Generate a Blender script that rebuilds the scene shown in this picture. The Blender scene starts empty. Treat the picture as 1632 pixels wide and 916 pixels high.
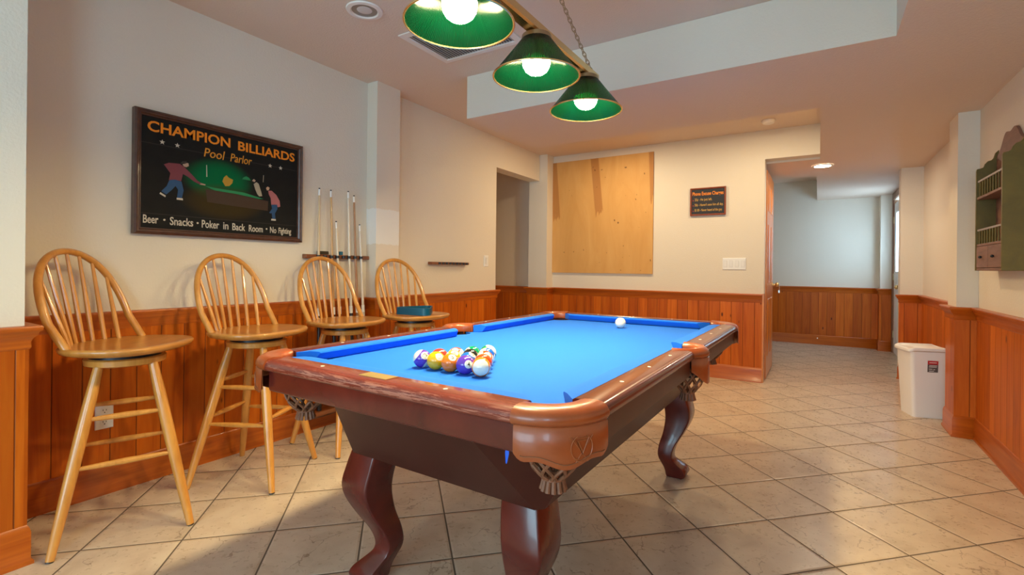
import bpy, bmesh, math, random
from mathutils import Vector, Matrix
random.seed(7)
S = bpy.context.scene
COL = S.collection
PI = math.pi

# ------------------------------------------------------------------ camera, world, light
def look_basis(yaw, roll):
    f = Vector((math.sin(yaw), math.cos(yaw), 0)); r = Vector((math.cos(yaw), -math.sin(yaw), 0)); d = f.cross(r)
    c, s = math.cos(roll), math.sin(roll)
    return c*r + s*d, -s*r + c*d, f
CAM_R, CAM_D, CAM_F = look_basis(math.radians(-32.186), math.radians(-.6054))
cam = bpy.data.cameras.new('camera'); cam.sensor_width = 36; cam.lens = 777.1*36/1632; cam.shift_y = -30.53/1632
cam.clip_start = .02
camo = bpy.data.objects.new('camera', cam); COL.objects.link(camo); S.camera = camo
m3 = Matrix((CAM_R, -CAM_D, -CAM_F)).transposed()
camo.matrix_world = Matrix.Translation((0, 0, 1.08)) @ m3.to_4x4()

S.view_settings.view_transform = 'Standard'
try: S.view_settings.look = 'None'
except Exception: pass
S.view_settings.gamma = 1.0; S.view_settings.use_curve_mapping = False
S.view_settings.exposure = 0.0
S.cycles.use_denoising = True
S.cycles.max_bounces = 10; S.cycles.diffuse_bounces = 6; S.cycles.transparent_max_bounces = 12
S.cycles.sample_clamp_indirect = 6.0

W = bpy.data.worlds.new('sky'); S.world = W; W.use_nodes = True
W.node_tree.nodes['Background'].inputs[0].default_value = (.72, .86, 1.0, 1)
W.node_tree.nodes['Background'].inputs[1].default_value = 2.5

LAMP_COL = (1.0, .79, .42); LAMP_STRENGTH = 378
DAY = (.36, .74, 1.0)
def area(name, loc, d, sx, sy, power, col, spread=PI):
    l = bpy.data.lights.new(name, 'AREA'); l.shape = 'RECTANGLE'; l.size = sx; l.size_y = sy; l.energy = power; l.color = col; l.spread = spread
    o = bpy.data.objects.new(name, l); COL.objects.link(o); o.location = loc
    o.rotation_euler = Vector(d).to_track_quat('-Z', 'Y').to_euler(); return o
area('window_daylight', (1.06, -1.75, 1.48), (-1, 0, 0), 1.1, 1.2, 56, DAY)
area('patio_daylight', (-.9, -3.42, 1.2), (0, 1, 0), 2.2, 2.0, 98, (.46, .80, .98))
def can(name, loc, power, col=(1, .76, .44)):
    o = area(name, loc, (0, 0, -1), .12, .12, power, col); o.data.shape = 'DISK'
can('can_lamp_left', (-1.75, 4.45, 2.43), 19.5)
can('can_lamp_right', (-.45, 4.45, 2.43), 15)
area('entry_daylight', (1.02, 7.85, 1.45), (-1, 0, 0), .7, .95, 26, (.48, .76, 1.0))

# ------------------------------------------------------------------ helpers
class MB:
    def __init__(s): s.v = []; s.f = []
    def add(s, vs, fs):
        n = len(s.v); s.v += [tuple(p) for p in vs]; s.f += [tuple(i+n for i in f) for f in fs]; return s
    def box(s, x0, x1, y0, y1, z0, z1):
        return s.add([(x0,y0,z0),(x1,y0,z0),(x1,y1,z0),(x0,y1,z0),(x0,y0,z1),(x1,y0,z1),(x1,y1,z1),(x0,y1,z1)],
                     [(0,3,2,1),(4,5,6,7),(0,1,5,4),(1,2,6,5),(2,3,7,6),(3,0,4,7)])
    def loft(s, rings, cap=True, closed=True):
        n = len(rings[0]); vs = [p for r in rings for p in r]; fs = []
        for i in range(len(rings)-1):
            for j in range(n if closed else n-1):
                k = (j+1) % n
                fs.append((i*n+j, i*n+k, (i+1)*n+k, (i+1)*n+j))
        if cap:
            fs.append(tuple(range(n))[::-1]); fs.append(tuple((len(rings)-1)*n+j for j in range(n)))
        return s.add(vs, fs)
    def tube(s, pts, rad, seg=10, cap=True, flat=1.0):
        pts = [Vector(p) for p in pts]
        if not isinstance(rad, (list, tuple)): rad = [rad]*len(pts)
        rings = []; up = None
        for i, p in enumerate(pts):
            t = (pts[min(i+1, len(pts)-1)]-pts[max(i-1, 0)]).normalized()
            if up is None:
                a = Vector((0,0,1)) if abs(t.z) < .9 else Vector((1,0,0)); up = (a - t*a.dot(t)).normalized()
            else: up = (up - t*up.dot(t)).normalized()
            b = t.cross(up)
            rings.append([p + (up*math.cos(2*PI*k/seg) + b*math.sin(2*PI*k/seg)*flat)*rad[i] for k in range(seg)])
        return s.loft(rings, cap)
    def ring(s, pts, rad, seg=8):      # closed tube
        pts = [Vector(p) for p in pts]; n = len(pts); c = sum(pts, Vector())/n; rings = []
        nrm = (pts[0]-c).cross(pts[n//4]-c).normalized()
        for i, p in enumerate(pts):
            t = (pts[(i+1) % n]-pts[i-1]).normalized(); b = t.cross(nrm)
            rings.append([p + (nrm*math.cos(2*PI*k/seg)+b*math.sin(2*PI*k/seg))*rad for k in range(seg)])
        rings.append(rings[0])
        return s.loft(rings, cap=False)
    def lathe(s, prof, c=(0,0,0), seg=32, cap=False):
        rings = [[(c[0]+r*math.cos(2*PI*k/seg), c[1]+r*math.sin(2*PI*k/seg), c[2]+z) for k in range(seg)] for r, z in prof]
        return s.loft(rings, cap)
    def prism(s, poly, fn, a, b):      # poly of 2D points, fn(p, q, depth) -> xyz
        return s.loft([[fn(p, q, a) for p, q in poly], [fn(p, q, b) for p, q in poly]])
    def sphere(s, c, r, su=16, sv=10, sc=(1,1,1)):
        rings = []
        for i in range(1, sv):
            t = PI*i/sv
            rings.append([(c[0]+r*sc[0]*math.sin(t)*math.cos(2*PI*k/su), c[1]+r*sc[1]*math.sin(t)*math.sin(2*PI*k/su), c[2]+r*sc[2]*math.cos(t)) for k in range(su)])
        n = len(s.v); s.loft(rings, False)
        a = len(s.v); s.v += [(c[0],c[1],c[2]+r*sc[2]), (c[0],c[1],c[2]-r*sc[2])]
        m = n+(sv-2)*su
        for k in range(su):
            s.f.append((a, n+k, n+(k+1) % su)); s.f.append((a+1, m+(k+1) % su, m+k))
        return s
    def build(s, name, mat, parent=None, bevel=0, sharp=35, loc=None, rot=None, seg=2):
        me = bpy.data.meshes.new(name); me.from_pydata(s.v, [], s.f)
        bm = bmesh.new(); bm.from_mesh(me); bmesh.ops.recalc_face_normals(bm, faces=bm.faces)
        for f in bm.faces: f.smooth = True
        for e in bm.edges: e.smooth = not (len(e.link_faces) == 2 and e.calc_face_angle(0) > math.radians(sharp))
        bm.to_mesh(me); bm.free(); me.materials.append(mat)
        o = bpy.data.objects.new(name, me); COL.objects.link(o); o.parent = parent
        if loc: o.location = loc
        if rot: o.rotation_euler = rot
        if bevel:
            b = o.modifiers.new('bevel', 'BEVEL'); b.width = bevel; b.segments = seg; b.limit_method = 'ANGLE'; b.angle_limit = math.radians(40); b.harden_normals = False
        return o
def BX(*a): return MB().box(*a)
def tag(o, label, cat, group=None):
    o['label'] = label; o['category'] = cat
    if group: o['group'] = group
    return o
def empty(name, loc=(0,0,0), rz=0, label=None, cat=None, group=None):
    o = bpy.data.objects.new(name, None); COL.objects.link(o); o.location = loc; o.rotation_euler = (0,0,rz); o.empty_display_size = .1
    if label: tag(o, label, cat, group)
    return o
def struct(o): o['kind'] = 'structure'; return o
def copy_tree(o, parent=None):
    c = o.copy(); COL.objects.link(c); c.parent = parent
    for ch in list(o.children): copy_tree(ch, c)
    return c
def text_mesh(body, box, fn, depth, name, mat, parent, shear=0, offset=0, lift=0.0):
    """text fitted to box (x0,x1,y0,y1) in a plane; fn(x, y, d) -> xyz"""
    cu = bpy.data.curves.new(name, 'FONT'); cu.body = body; cu.size = 1; cu.shear = shear; cu.offset = offset; cu.extrude = .02; cu.resolution_u = 3
    t = bpy.data.objects.new('text_source', cu); COL.objects.link(t)
    bpy.context.view_layer.update()
    me = bpy.data.meshes.new_from_object(t); bpy.data.objects.remove(t)
    xs = [v.co.x for v in me.vertices]; ys = [v.co.y for v in me.vertices]
    x0, x1, y0, y1 = min(xs), max(xs), min(ys), max(ys)
    for v in me.vertices:
        p = box[0]+(v.co.x-x0)/(x1-x0)*(box[1]-box[0]); q = box[2]+(v.co.y-y0)/(y1-y0)*(box[3]-box[2])
        v.co = fn(p, q, lift+(depth if v.co.z > 0 else 0))
    bm = bmesh.new(); bm.from_mesh(me); bmesh.ops.recalc_face_normals(bm, faces=bm.faces); bm.to_mesh(me); bm.free()
    me.materials.clear(); me.materials.append(mat); me.name = name
    o = bpy.data.objects.new(name, me); COL.objects.link(o); o.parent = parent
    return o
def spline(keys, n):
    """Catmull-Rom over rows of numbers"""
    out = []
    for i in range(len(keys)-1):
        p0, p1, p2, p3 = keys[max(i-1,0)], keys[i], keys[i+1], keys[min(i+2, len(keys)-1)]
        for k in range(n):
            t = k/n
            out.append(tuple(.5*((2*b)+(-a+c)*t+(2*a-5*b+4*c-d)*t*t+(-a+3*b-3*c+d)*t**3) for a, b, c, d in zip(p0,p1,p2,p3)))
    out.append(tuple(keys[-1])); return out

# ------------------------------------------------------------------ materials
class NT:
    def __init__(s, name):
        s.m = bpy.data.materials.new(name); s.m.use_nodes = True; s.t = s.m.node_tree; s.b = s.t.nodes['Principled BSDF']
        s.out = s.t.nodes['Material Output']
    def n(s, typ, **kw):
        nd = s.t.nodes.new(typ)
        for k, v in kw.items(): setattr(nd, k, v)
        return nd
    def l(s, a, b): s.t.links.new(a, b)
    def put(s, sock, v):
        if hasattr(v, 'is_output'): s.l(v, sock)
        elif isinstance(v, (tuple, list)) and len(v) == 3 and sock.type == 'RGBA': sock.default_value = (*v, 1)
        else: sock.default_value = v
    def math(s, op, a, b=None, c=None):
        nd = s.n('ShaderNodeMath', operation=op)
        for i, v in enumerate((a, b, c)):
            if v is not None: s.put(nd.inputs[i], v)
        return nd.outputs[0]
    def mix(s, f, a, b):
        nd = s.n('ShaderNodeMix', data_type='RGBA'); s.put(nd.inputs[0], f); s.put(nd.inputs[6], a); s.put(nd.inputs[7], b); return nd.outputs[2]
    def coord(s): 
        return s.n('ShaderNodeTexCoord').outputs['Object']
    def sep(s, v):
        nd = s.n('ShaderNodeSeparateXYZ'); s.l(v, nd.inputs[0]); return nd.outputs
    def comb(s, x=0, y=0, z=0):
        nd = s.n('ShaderNodeCombineXYZ')
        for i, v in enumerate((x,y,z)): s.put(nd.inputs[i], v)
        return nd.outputs[0]
    def scale(s, v, sc):
        nd = s.n('ShaderNodeVectorMath', operation='MULTIPLY'); s.l(v, nd.inputs[0]); nd.inputs[1].default_value = sc; return nd.outputs[0]
    def noise(s, v, scale, detail=3, rough=.5, dist=0):
        nd = s.n('ShaderNodeTexNoise'); s.l(v, nd.inputs['Vector']); nd.inputs['Scale'].default_value = scale; nd.inputs['Detail'].default_value = detail
        nd.inputs['Roughness'].default_value = rough; nd.inputs['Distortion'].default_value = dist; return nd.outputs[0]
    def ramp(s, f, stops):
        nd = s.n('ShaderNodeValToRGB'); s.l(f, nd.inputs[0]); el = nd.color_ramp.elements
        while len(el) < len(stops): el.new(.5)
        for e, (p, c) in zip(el, stops): e.position = p; e.color = (*c, 1) if len(c) == 3 else c
        return nd.outputs[0]
    def step(s, f, lo, hi):
        nd = s.n('ShaderNodeMapRange'); nd.interpolation_type = 'SMOOTHSTEP'; s.put(nd.inputs[0], f); nd.inputs[1].default_value = lo; nd.inputs[2].default_value = hi; return nd.outputs[0]
    def bump(s, h, strength=.3, dist=.01):
        nd = s.n('ShaderNodeBump'); s.put(nd.inputs['Height'], h); nd.inputs['Strength'].default_value = strength; nd.inputs['Distance'].default_value = dist
        s.l(nd.outputs[0], s.b.inputs['Normal'])
    def set(s, color=None, rough=None, metal=None, spec=None, coat=None, coat_rough=.1):
        if color is not None: s.put(s.b.inputs['Base Color'], color)
        if rough is not None: s.put(s.b.inputs['Roughness'], rough)
        if metal is not None: s.b.inputs['Metallic'].default_value = metal
        if spec is not None: s.b.inputs['Specular IOR Level'].default_value = spec
        if coat is not None: s.b.inputs['Coat Weight'].default_value = coat; s.b.inputs['Coat Roughness'].default_value = coat_rough
        return s.m
def flat(name, col, rough=.5, metal=0, spec=.5, coat=0, nscale=0, nvar=.12):
    t = NT(name); c = col
    if nscale:
        f = t.noise(t.coord(), nscale, 4)
        c = t.mix(f, tuple(x*(1-nvar) for x in col), tuple(min(1, x*(1+nvar)) for x in col))
    return t.set(c, rough, metal, spec, coat or None)
def paint(name, col, bump=.25):
    t = NT(name); co = t.coord(); f = t.noise(co, 1.3, 2)
    t.set(t.mix(f, tuple(x*.97 for x in col), tuple(min(1,x*1.02) for x in col)), .62, spec=.35)
    t.bump(t.noise(co, 95, 3, .55), bump, .006); return t.m
def wood(name, c1, c2, sc=(40,40,4), rough=.35, coat=.3, nsc=1.0, c3=None):
    t = NT(name); v = t.scale(t.coord(), sc); f = t.noise(v, nsc, 5, .6, .6)
    stops = [(.3, c1), (.7, c2)] if c3 is None else [(.25, c1), (.5, c2), (.75, c3)]
    t.set(t.ramp(f, stops), rough, coat=coat); return t.m
def pine(name, axis, w=.105, tint=1.0):
    """varnished knotty pine boards, board rhythm along one axis"""
    t = NT(name); co = t.coord(); x, y, z = t.sep(co); a = (x, y)[axis]
    u = t.math('DIVIDE', a, w); idx = t.math('FLOOR', u); fr = t.math('SUBTRACT', u, idx)
    wn = t.n('ShaderNodeTexWhiteNoise', noise_dimensions='1D'); t.l(idx, wn.inputs['W']); rnd = wn.outputs[0]
    gv = t.comb(t.math('MULTIPLY', a, 24), t.math('MULTIPLY', rnd, 40), t.math('MULTIPLY', z, 1.6))
    g = t.noise(gv, 1.0, 4, .55, 1.2)
    base = t.ramp(g, [(.22, (.35*tint, .062*tint, .002*tint)), (.5, (.50*tint, .104*tint, .004*tint)), (.78, (.58*tint, .150*tint, .010*tint))])
    lt = t.mix(rnd, (.80,.76,.70), (1.14,1.20,1.26))
    mul = t.n('ShaderNodeMix', data_type='RGBA', blend_type='MULTIPLY'); mul.inputs[0].default_value = 1; t.l(base, mul.inputs[6]); t.l(lt, mul.inputs[7])
    vo = t.n('ShaderNodeTexVoronoi'); vo.inputs['Scale'].default_value = 1
    kv = t.comb(t.math('MULTIPLY', a, 11), 0.3, t.math('MULTIPLY', z, 4.5)); t.l(kv, vo.inputs['Vector'])
    sepc = t.n('ShaderNodeSeparateColor'); t.l(vo.outputs['Color'], sepc.inputs[0])
    gate = t.math('GREATER_THAN', sepc.outputs[0], .62)
    kn = t.math('MULTIPLY', t.math('SUBTRACT', 1.0, t.step(vo.outputs['Distance'], .05, .13)), gate)
    c = t.mix(kn, mul.outputs[2], (.10,.02,.004))
    gd = t.math('MINIMUM', fr, t.math('SUBTRACT', 1.0, fr))
    gr = t.math('SUBTRACT', 1.0, t.step(gd, .006, .03))
    c = t.mix(t.math('MULTIPLY', gr, .8), c, (.09,.022,.004))
    t.set(c, .42, spec=.22, coat=.06, coat_rough=.25); t.bump(t.math('SUBTRACT', 1.0, gr), .6, .004); return t.m

M = {}
M['wall'] = paint('cream_wall_paint', (.74,.675,.565))
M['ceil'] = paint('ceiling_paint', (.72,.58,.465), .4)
M['pineX'] = pine('pine_boards_along_x', 0); M['pineY'] = pine('pine_boards_along_y', 1)
M['trimX'] = wood('pine_trim_along_x', (.36,.068,.004), (.52,.125,.009), (2.5,30,45), .34, .10)
M['trimY'] = wood('pine_trim_along_y', (.36,.068,.004), (.52,.125,.009), (30,2.5,45), .34, .10)
M['doorpine'] = wood('door_pine', (.50,.15,.02), (.70,.27,.05), (30,30,2.5), .3, .4)
M['oak'] = wood('honey_oak', (.52,.205,.034), (.68,.31,.062), (30,30,3), .3, .45)
M['oakseat'] = wood('honey_oak_seat', (.46,.18,.032), (.62,.275,.058), (30,4,30), .28, .5)
M['maho'] = wood('mahogany', (.075,.009,.007), (.135,.017,.011), (6,6,6), .26, .35)
M['cabinet'] = wood('dark_cabinet_laminate', (.050,.010,.006), (.068,.015,.009), (8,8,8), .42, .03)
M['cabinet'].node_tree.nodes['Principled BSDF'].inputs['Specular IOR Level'].default_value = .35
M['leather'] = wood('tan_leather', (.25,.050,.011), (.35,.080,.020), (9,9,9), .34, .25)
M['strap'] = wood('brown_leather_straps', (.16,.058,.024), (.25,.10,.048), (30,30,30), .5, .1)
M['darkin'] = flat('pocket_lining', (.03,.018,.012), .8)
M['brass'] = flat('brass', (.80,.58,.28), .25, 1)
M['oldbrass'] = flat('antique_brass', (.42,.33,.2), .35, 1)
M['chrome'] = flat('brushed_steel', (.7,.7,.7), .3, 1)
M['plate'] = flat('brass_nameplate', (.62,.45,.16), .35, .7)
M['bone'] = flat('inlaid_sight', (.85,.80,.68), .3)
M['white'] = flat('white_plastic', (.82,.82,.80), .4)
M['binwhite'] = flat('white_bin_plastic', (.86,.85,.86), .42, nscale=3, nvar=.02)
M['black'] = flat('black_plastic', (.012,.012,.014), .4)
M['blackmetal'] = flat('black_swivel_metal', (.02,.02,.025), .35, .6)
M['grey'] = flat('grey_vent_metal', (.62,.60,.57), .45)
M['ventdark'] = flat('vent_shadow_box', (.16,.15,.14), .8)
M['vwhite'] = flat('vent_white_enamel', (.78,.72,.66), .45)
M['sky'] = flat('soft_blue_tape', (.01,.12,.75), .6)

def cloth_mat():
    t = NT('blue_billiard_cloth'); co = t.coord(); f = t.noise(co, 260, 3, .6); g = t.noise(co, 2.2, 3)
    c = t.mix(f, (.005,.140,.72), (.008,.166,.82)); 
    chalk = t.step(t.noise(co, 60, 2, .7), .73, .80)
    c = t.mix(t.math('MULTIPLY', chalk, t.step(g, .45, .7)), c, (.25,.5,.9))
    t.set(c, .85, spec=.2); t.b.inputs['Sheen Weight'].default_value = .05; t.bump(f, .15, .001); return t.m
M['cloth'] = cloth_mat()

def worn_rail():
    """mahogany with the varnish rubbed through along the outer edge"""
    t = NT('worn_mahogany_rail'); co = t.coord(); x, y, z = t.sep(co)
    f = t.noise(t.scale(co, (6,6,6)), 1, 4); base = t.mix(f, (.15,.026,.017), (.24,.045,.026))
    band = t.math('MULTIPLY', t.step(t.math('MULTIPLY', y, -1.0), 1.019, 1.027), t.step(z, .770, .778))
    nz = t.noise(t.scale(co, (7, 60, 110)), 1.6, 6, .75); big = t.noise(t.scale(co, (7,1,1)), 1, 2)
    wear = t.math('MULTIPLY', t.step(t.math('ADD', nz, t.math('MULTIPLY', t.math('SUBTRACT', big, .5), .35)), .515, .56), band)
    sc = t.step(t.noise(t.scale(co, (90, 20, 160)), 1.0, 5, .8), .70, .76)
    c = t.mix(wear, base, (.44,.155,.095)); c = t.mix(t.math('MULTIPLY', sc, .35), c, (.38,.13,.08))
    t.set(c, t.math('ADD', .25, t.math('MULTIPLY', wear, .35)), coat=.4); t.bump(wear, -.3, .002); return t.m
M['rail'] = worn_rail()

def floor_mat():
    t = NT('cream_ceramic_tile'); co = t.coord(); x, y, z = t.sep(co)
    b = math.radians(45.14); s = .34107
    u = t.math('ADD', t.math('ADD', t.math('MULTIPLY', x, math.cos(b)/s), t.math('MULTIPLY', y, math.sin(b)/s)), -6.5906)
    v = t.math('ADD', t.math('ADD', t.math('MULTIPLY', x, -math.sin(b)/s), t.math('MULTIPLY', y, math.cos(b)/s)), -7.3116)
    iu, iv = t.math('FLOOR', u), t.math('FLOOR', v); fu, fv = t.math('SUBTRACT', u, iu), t.math('SUBTRACT', v, iv)
    du = t.math('MINIMUM', fu, t.math('SUBTRACT', 1.0, fu)); dv = t.math('MINIMUM', fv, t.math('SUBTRACT', 1.0, fv))
    d = t.math('MINIMUM', du, dv)
    grout = t.math('SUBTRACT', 1.0, t.step(d, .007, .012)); edge = t.step(d, .007, .035)
    wn = t.n('ShaderNodeTexWhiteNoise', noise_dimensions='2D'); t.l(t.comb(iu, iv, 0), wn.inputs['Vector']); rnd = wn.outputs[0]
    tv = t.comb(t.math('ADD', u, t.math('MULTIPLY', rnd, 37)), v, t.math('MULTIPLY', rnd, 50))
    mot = t.noise(tv, 2.2, 5, .62, .5); fine = t.noise(tv, 14, 4, .6)
    c = t.ramp(mot, [(.28, (.42,.325,.235)), (.5, (.55,.445,.34)), (.75, (.63,.53,.41))])
    c = t.mix(t.math('MULTIPLY', rnd, .28), c, (.53,.41,.295))
    c = t.mix(t.math('MULTIPLY', t.step(fine, .62, .78), .22), c, (.36,.26,.17))
    # hairline veins
    wv = t.n('ShaderNodeVectorMath', operation='ADD'); t.l(tv, wv.inputs[0])
    nz = t.n('ShaderNodeTexNoise'); t.l(tv, nz.inputs['Vector']); nz.inputs['Scale'].default_value = 3.5; nz.inputs['Detail'].default_value = 5
    t.l(t.scale(nz.outputs['Color'], (.55,.55,.55)), wv.inputs[1])
    vo = t.n('ShaderNodeTexVoronoi', feature='DISTANCE_TO_EDGE'); t.l(wv.outputs[0], vo.inputs['Vector']); vo.inputs['Scale'].default_value = 1.5
    vein = t.math('SUBTRACT', 1.0, t.step(vo.outputs['Distance'], .004, .014))
    vein = t.math('MULTIPLY', vein, t.step(t.noise(tv, 2.6, 2), .50, .60))
    c = t.mix(t.math('MULTIPLY', vein, .62), c, (.16,.10,.06))
    c = t.mix(grout, c, (.105,.075,.05))
    t.set(c, t.math('ADD', t.math('ADD', .22, t.math('MULTIPLY', fine, .14)), t.math('MULTIPLY', grout, .5)), spec=.5)
    t.bump(t.math('ADD', edge, t.math('MULTIPLY', mot, .25)), .35, .004); return t.m
M['tile'] = floor_mat()

def patch_wall():
    t = NT('wall_paint_with_touch_up'); co = t.coord(); x, y, z = t.sep(co)
    e = t.math('MULTIPLY', t.math('SUBTRACT', t.noise(co, 40, 3), .5), .03)
    zz = t.math('ADD', z, e); mk = t.math('MULTIPLY', t.step(zz, 1.245, 1.252), t.step(t.math('MULTIPLY', zz, -1.0), -1.512, -1.505))
    t.set(t.mix(mk, (.73,.65,.54), (.80,.78,.74)), .62, spec=.35); t.bump(t.noise(co, 95, 3, .55), .25, .006); return t.m
M['patch'] = patch_wall()

# ------------------------------------------------------------------ room shell
XL, YB, XR, ZC, ZL = -2.845, 5.285, .88, 2.44, 2.14
XN, YN0, YN1 = -2.41, -3.3, .55
def S_(mb, name, mat, parent=None, **k):
    o = mb.build(name, mat, parent, **k); return struct(o)
fl = S_(BX(-4.2, 1.0, -3.4, 8.8, -.12, 0), 'floor', M['tile'])
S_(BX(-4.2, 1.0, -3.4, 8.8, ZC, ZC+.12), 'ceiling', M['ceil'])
low = MB().box(.285, XR, YN0, YB, ZL, ZC-.001).box(-2.13, .285, 2.76, 3.735, ZL, ZC-.001).box(.0, .285, 3.735, YB, ZL, ZC-.001)
def two_tone(o):
    o.data.materials.append(M['wall'])
    for f in o.data.polygons: f.material_index = 0 if abs(f.normal.z) > .5 else 1
    return o
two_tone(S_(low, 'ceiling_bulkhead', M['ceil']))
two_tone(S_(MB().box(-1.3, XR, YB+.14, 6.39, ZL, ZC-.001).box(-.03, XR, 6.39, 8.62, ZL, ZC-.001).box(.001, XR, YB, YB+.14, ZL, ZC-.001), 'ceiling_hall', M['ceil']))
# left wall with the opening near its far end
S_(MB().box(-2.99, XL, YN1, 4.2, 0, ZC).box(-2.99, XL, 4.2, 5.12, 2.13, ZC), 'wall_left', M['wall'])
S_(BX(-2.99, XN, YN0, YN1, 0, ZC), 'wall_left_near', M['wall'])
S_(BX(XL, -2.742, 2.485, 2.715, 0, ZC), 'wall_left_pilaster', M['patch'])
S_(MB().box(-4.2, -.46, YB, YB+.14, 0, ZC).box(-.46, .0, YB, YB+.14, 2.16, ZC), 'wall_back', M['wall'])
S_(BX(-2.99, -2.742, 5.125, YB, 0, ZC), 'wall_back_pilaster', M['wall'])
S_(MB().box(-4.2, -2.99, 4.0, 4.2, 0, ZC).box(-4.3, -4.2, 4.0, YB, 0, ZC), 'wall_side_passage', M['wall'])
# right wall (with the daylight window behind the camera)
wy0, wy1, wz0, wz1 = -2.3, -1.2, .88, 2.08
S_(MB().box(XR, XR+.12, YN0, wy0, 0, ZC).box(XR, XR+.12, wy0, wy1, 0, wz0).box(XR, XR+.12, wy0, wy1, wz1, ZC).box(XR, XR+.12, wy1, 6.30, 0, ZC), 'wall_right', M['wall'])
S_(BX(.772, XR, 4.30, 4.55, 0, ZL), 'wall_right_pilaster', M['wall'])
S_(BX(.70, XR, 6.30, 6.45, 0, ZL), 'wall_right_return', M['wall'])
dy0, dy1 = 7.42, 8.30
S_(MB().box(.85, XR+.10, 6.45, dy0, 0, ZC).box(.85, XR+.10, dy1, 8.7, 0, ZC).box(.85, XR+.10, dy0, dy1, 2.05, ZC), 'wall_hall_right', M['wall'])
S_(MB().box(-1.3, .95, 8.56, 8.70, 0, ZC).box(.715, .85, 8.38, 8.56, 0, ZL), 'wall_hall_end', M['wall'])
S_(BX(-1.42, -1.3, YB+.14, 8.7, 0, ZC), 'wall_hall_left', M['wall'])
# rear wall with the patio window
S_(MB().box(-3.0, -2.0, YN0-.12, YN0, 0, ZC).box(.2, 1.0, YN0-.12, YN0, 0, ZC).box(-2.0, .2, YN0-.12, YN0, 2.2, ZC).box(-2.0, .2, YN0-.12, YN0, 0, .2), 'wall_rear', M['wall'])
def frame_y(x0, x1, y0, y1, z0, z1, w):
    return MB().box(x0,x1,y0,y0+w,z0,z1).box(x0,x1,y1-w,y1,z0,z1).box(x0,x1,y0+w,y1-w,z0,z0+w).box(x0,x1,y0+w,y1-w,z1-w,z1)
S_(frame_y(XR+.03, XR+.09, wy0, wy1, wz0, wz1, .05).box(XR+.045, XR+.075, -1.77, -1.73, wz0+.05, wz1-.05), 'window_1', M['white'])
S_(MB().box(-2.0,-1.95,-3.39,-3.33,.2,2.2).box(.15,.2,-3.39,-3.33,.2,2.2).box(-.93,-.87,-3.39,-3.33,.2,2.2).box(-1.95,.15,-3.39,-3.33,2.14,2.2).box(-1.95,.15,-3.39,-3.33,.2,.26), 'window_2', M['white'])

# wainscot: panel, chair rail and baseboard along a run in plan
def run(axis, c, a, b, side, wall, pan, base=True, e0=0, e1=0):
    """axis 1: runs along y on plane x=c, facing side; axis 0: along x on plane y=c. e0/e1: corner extension signs"""
    prof_rail = [(0,.772),(.012,.772),(.016,.780),(.014,.797),(.020,.812),(.030,.822),(.032,.833),(.040,.838),(.042,.850),(.038,.856),(0,.856)]
    prof_base = [(0,0),(.026,0),(.026,.012),(.019,.020),(.019,.115),(.015,.130),(.010,.140),(0,.146)]
    def ext(prof):
        rings = []
        for t, e in ((a, e0), (b, e1)):
            ring = []
            for p, z in prof:
                q = t + (e*p if t == b else -e*p)
                ring.append((c+side*p, q, z) if axis else (q, c+side*p, z))
            rings.append(ring)
        return MB().loft(rings)
    p = .010
    k0, k1 = (min(e0,0), min(e1,0)) if axis else (e0, e1)
    a2, b2 = a-k0*p, b+k1*p
    lo, hi = sorted((c, c+side*p))
    pb = BX(lo, hi, a2, b2, .02, .80) if axis else BX(a2, b2, lo, hi, .02, .80)
    w = bpy.data.objects[wall]
    pb.build('wainscot', pan, w); ext(prof_rail).build('chair_rail', M['trimY'] if axis else M['trimX'], w, sharp=50)
    if base:
        o = ext(prof_base).build('baseboard_'+wall.replace('wall_', ''), M['trimY'] if axis else M['trimX'], None, sharp=50); struct(o)
run(1, XN, YN0, YN1, 1, 'wall_left_near', M['pineY'], e1=1)
run(0, YN1, XL, XN, 1, 'wall_left_near', M['pineX'], e0=-1, e1=1)
run(1, XL, YN1, 2.485, 1, 'wall_left', M['pineY'], e0=-1, e1=-1)
run(0, 2.485, XL, -2.742, -1, 'wall_left_pilaster', M['pineX'], e0=-1, e1=1)
run(1, -2.742, 2.485, 2.715, 1, 'wall_left_pilaster', M['pineY'], e0=1, e1=1)
run(1, XL, 2.715, 4.2, 1, 'wall_left', M['pineY'], e0=-1, e1=1)
run(0, 4.2, -2.99, XL, 1, 'wall_left', M['pineX'], e0=0, e1=1)
run(0, YB, -4.2, -2.99, -1, 'wall_back', M['pineX'], e1=-1)
run(0, 5.125, -2.99, -2.742, -1, 'wall_back_pilaster', M['pineX'], e0=1, e1=1)
run(1, -2.742, 5.125, YB, 1, 'wall_back_pilaster', M['pineY'], e0=1, e1=-1)
run(0, YB, -2.742, -.46, -1, 'wall_back', M['pineX'], e0=-1, e1=0)
run(1, XR, wy1-1.6, 4.30, -1, 'wall_right', M['pineY'], e1=-1)
run(0, 4.30, .772, XR, -1, 'wall_right_pilaster', M['pineX'], e0=1, e1=-1)
run(1, .772, 4.30, 4.55, -1, 'wall_right_pilaster', M['pineY'], e0=1, e1=1)
run(1, XR, 4.55, 6.30, -1, 'wall_right', M['pineY'], e0=-1, e1=-1)
run(0, 6.30, .70, XR, -1, 'wall_right_return', M['pineX'], e0=1, e1=-1)
run(0, 8.56, -1.3, .715, -1, 'wall_hall_end', M['pineX'], e1=-1)
run(0, 8.38, .715, .85, -1, 'wall_hall_end', M['pineX'], e0=1, e1=-1)
run(1, .715, 8.38, 8.56, -1, 'wall_hall_end', M['pineY'], e0=1, e1=-1)

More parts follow.
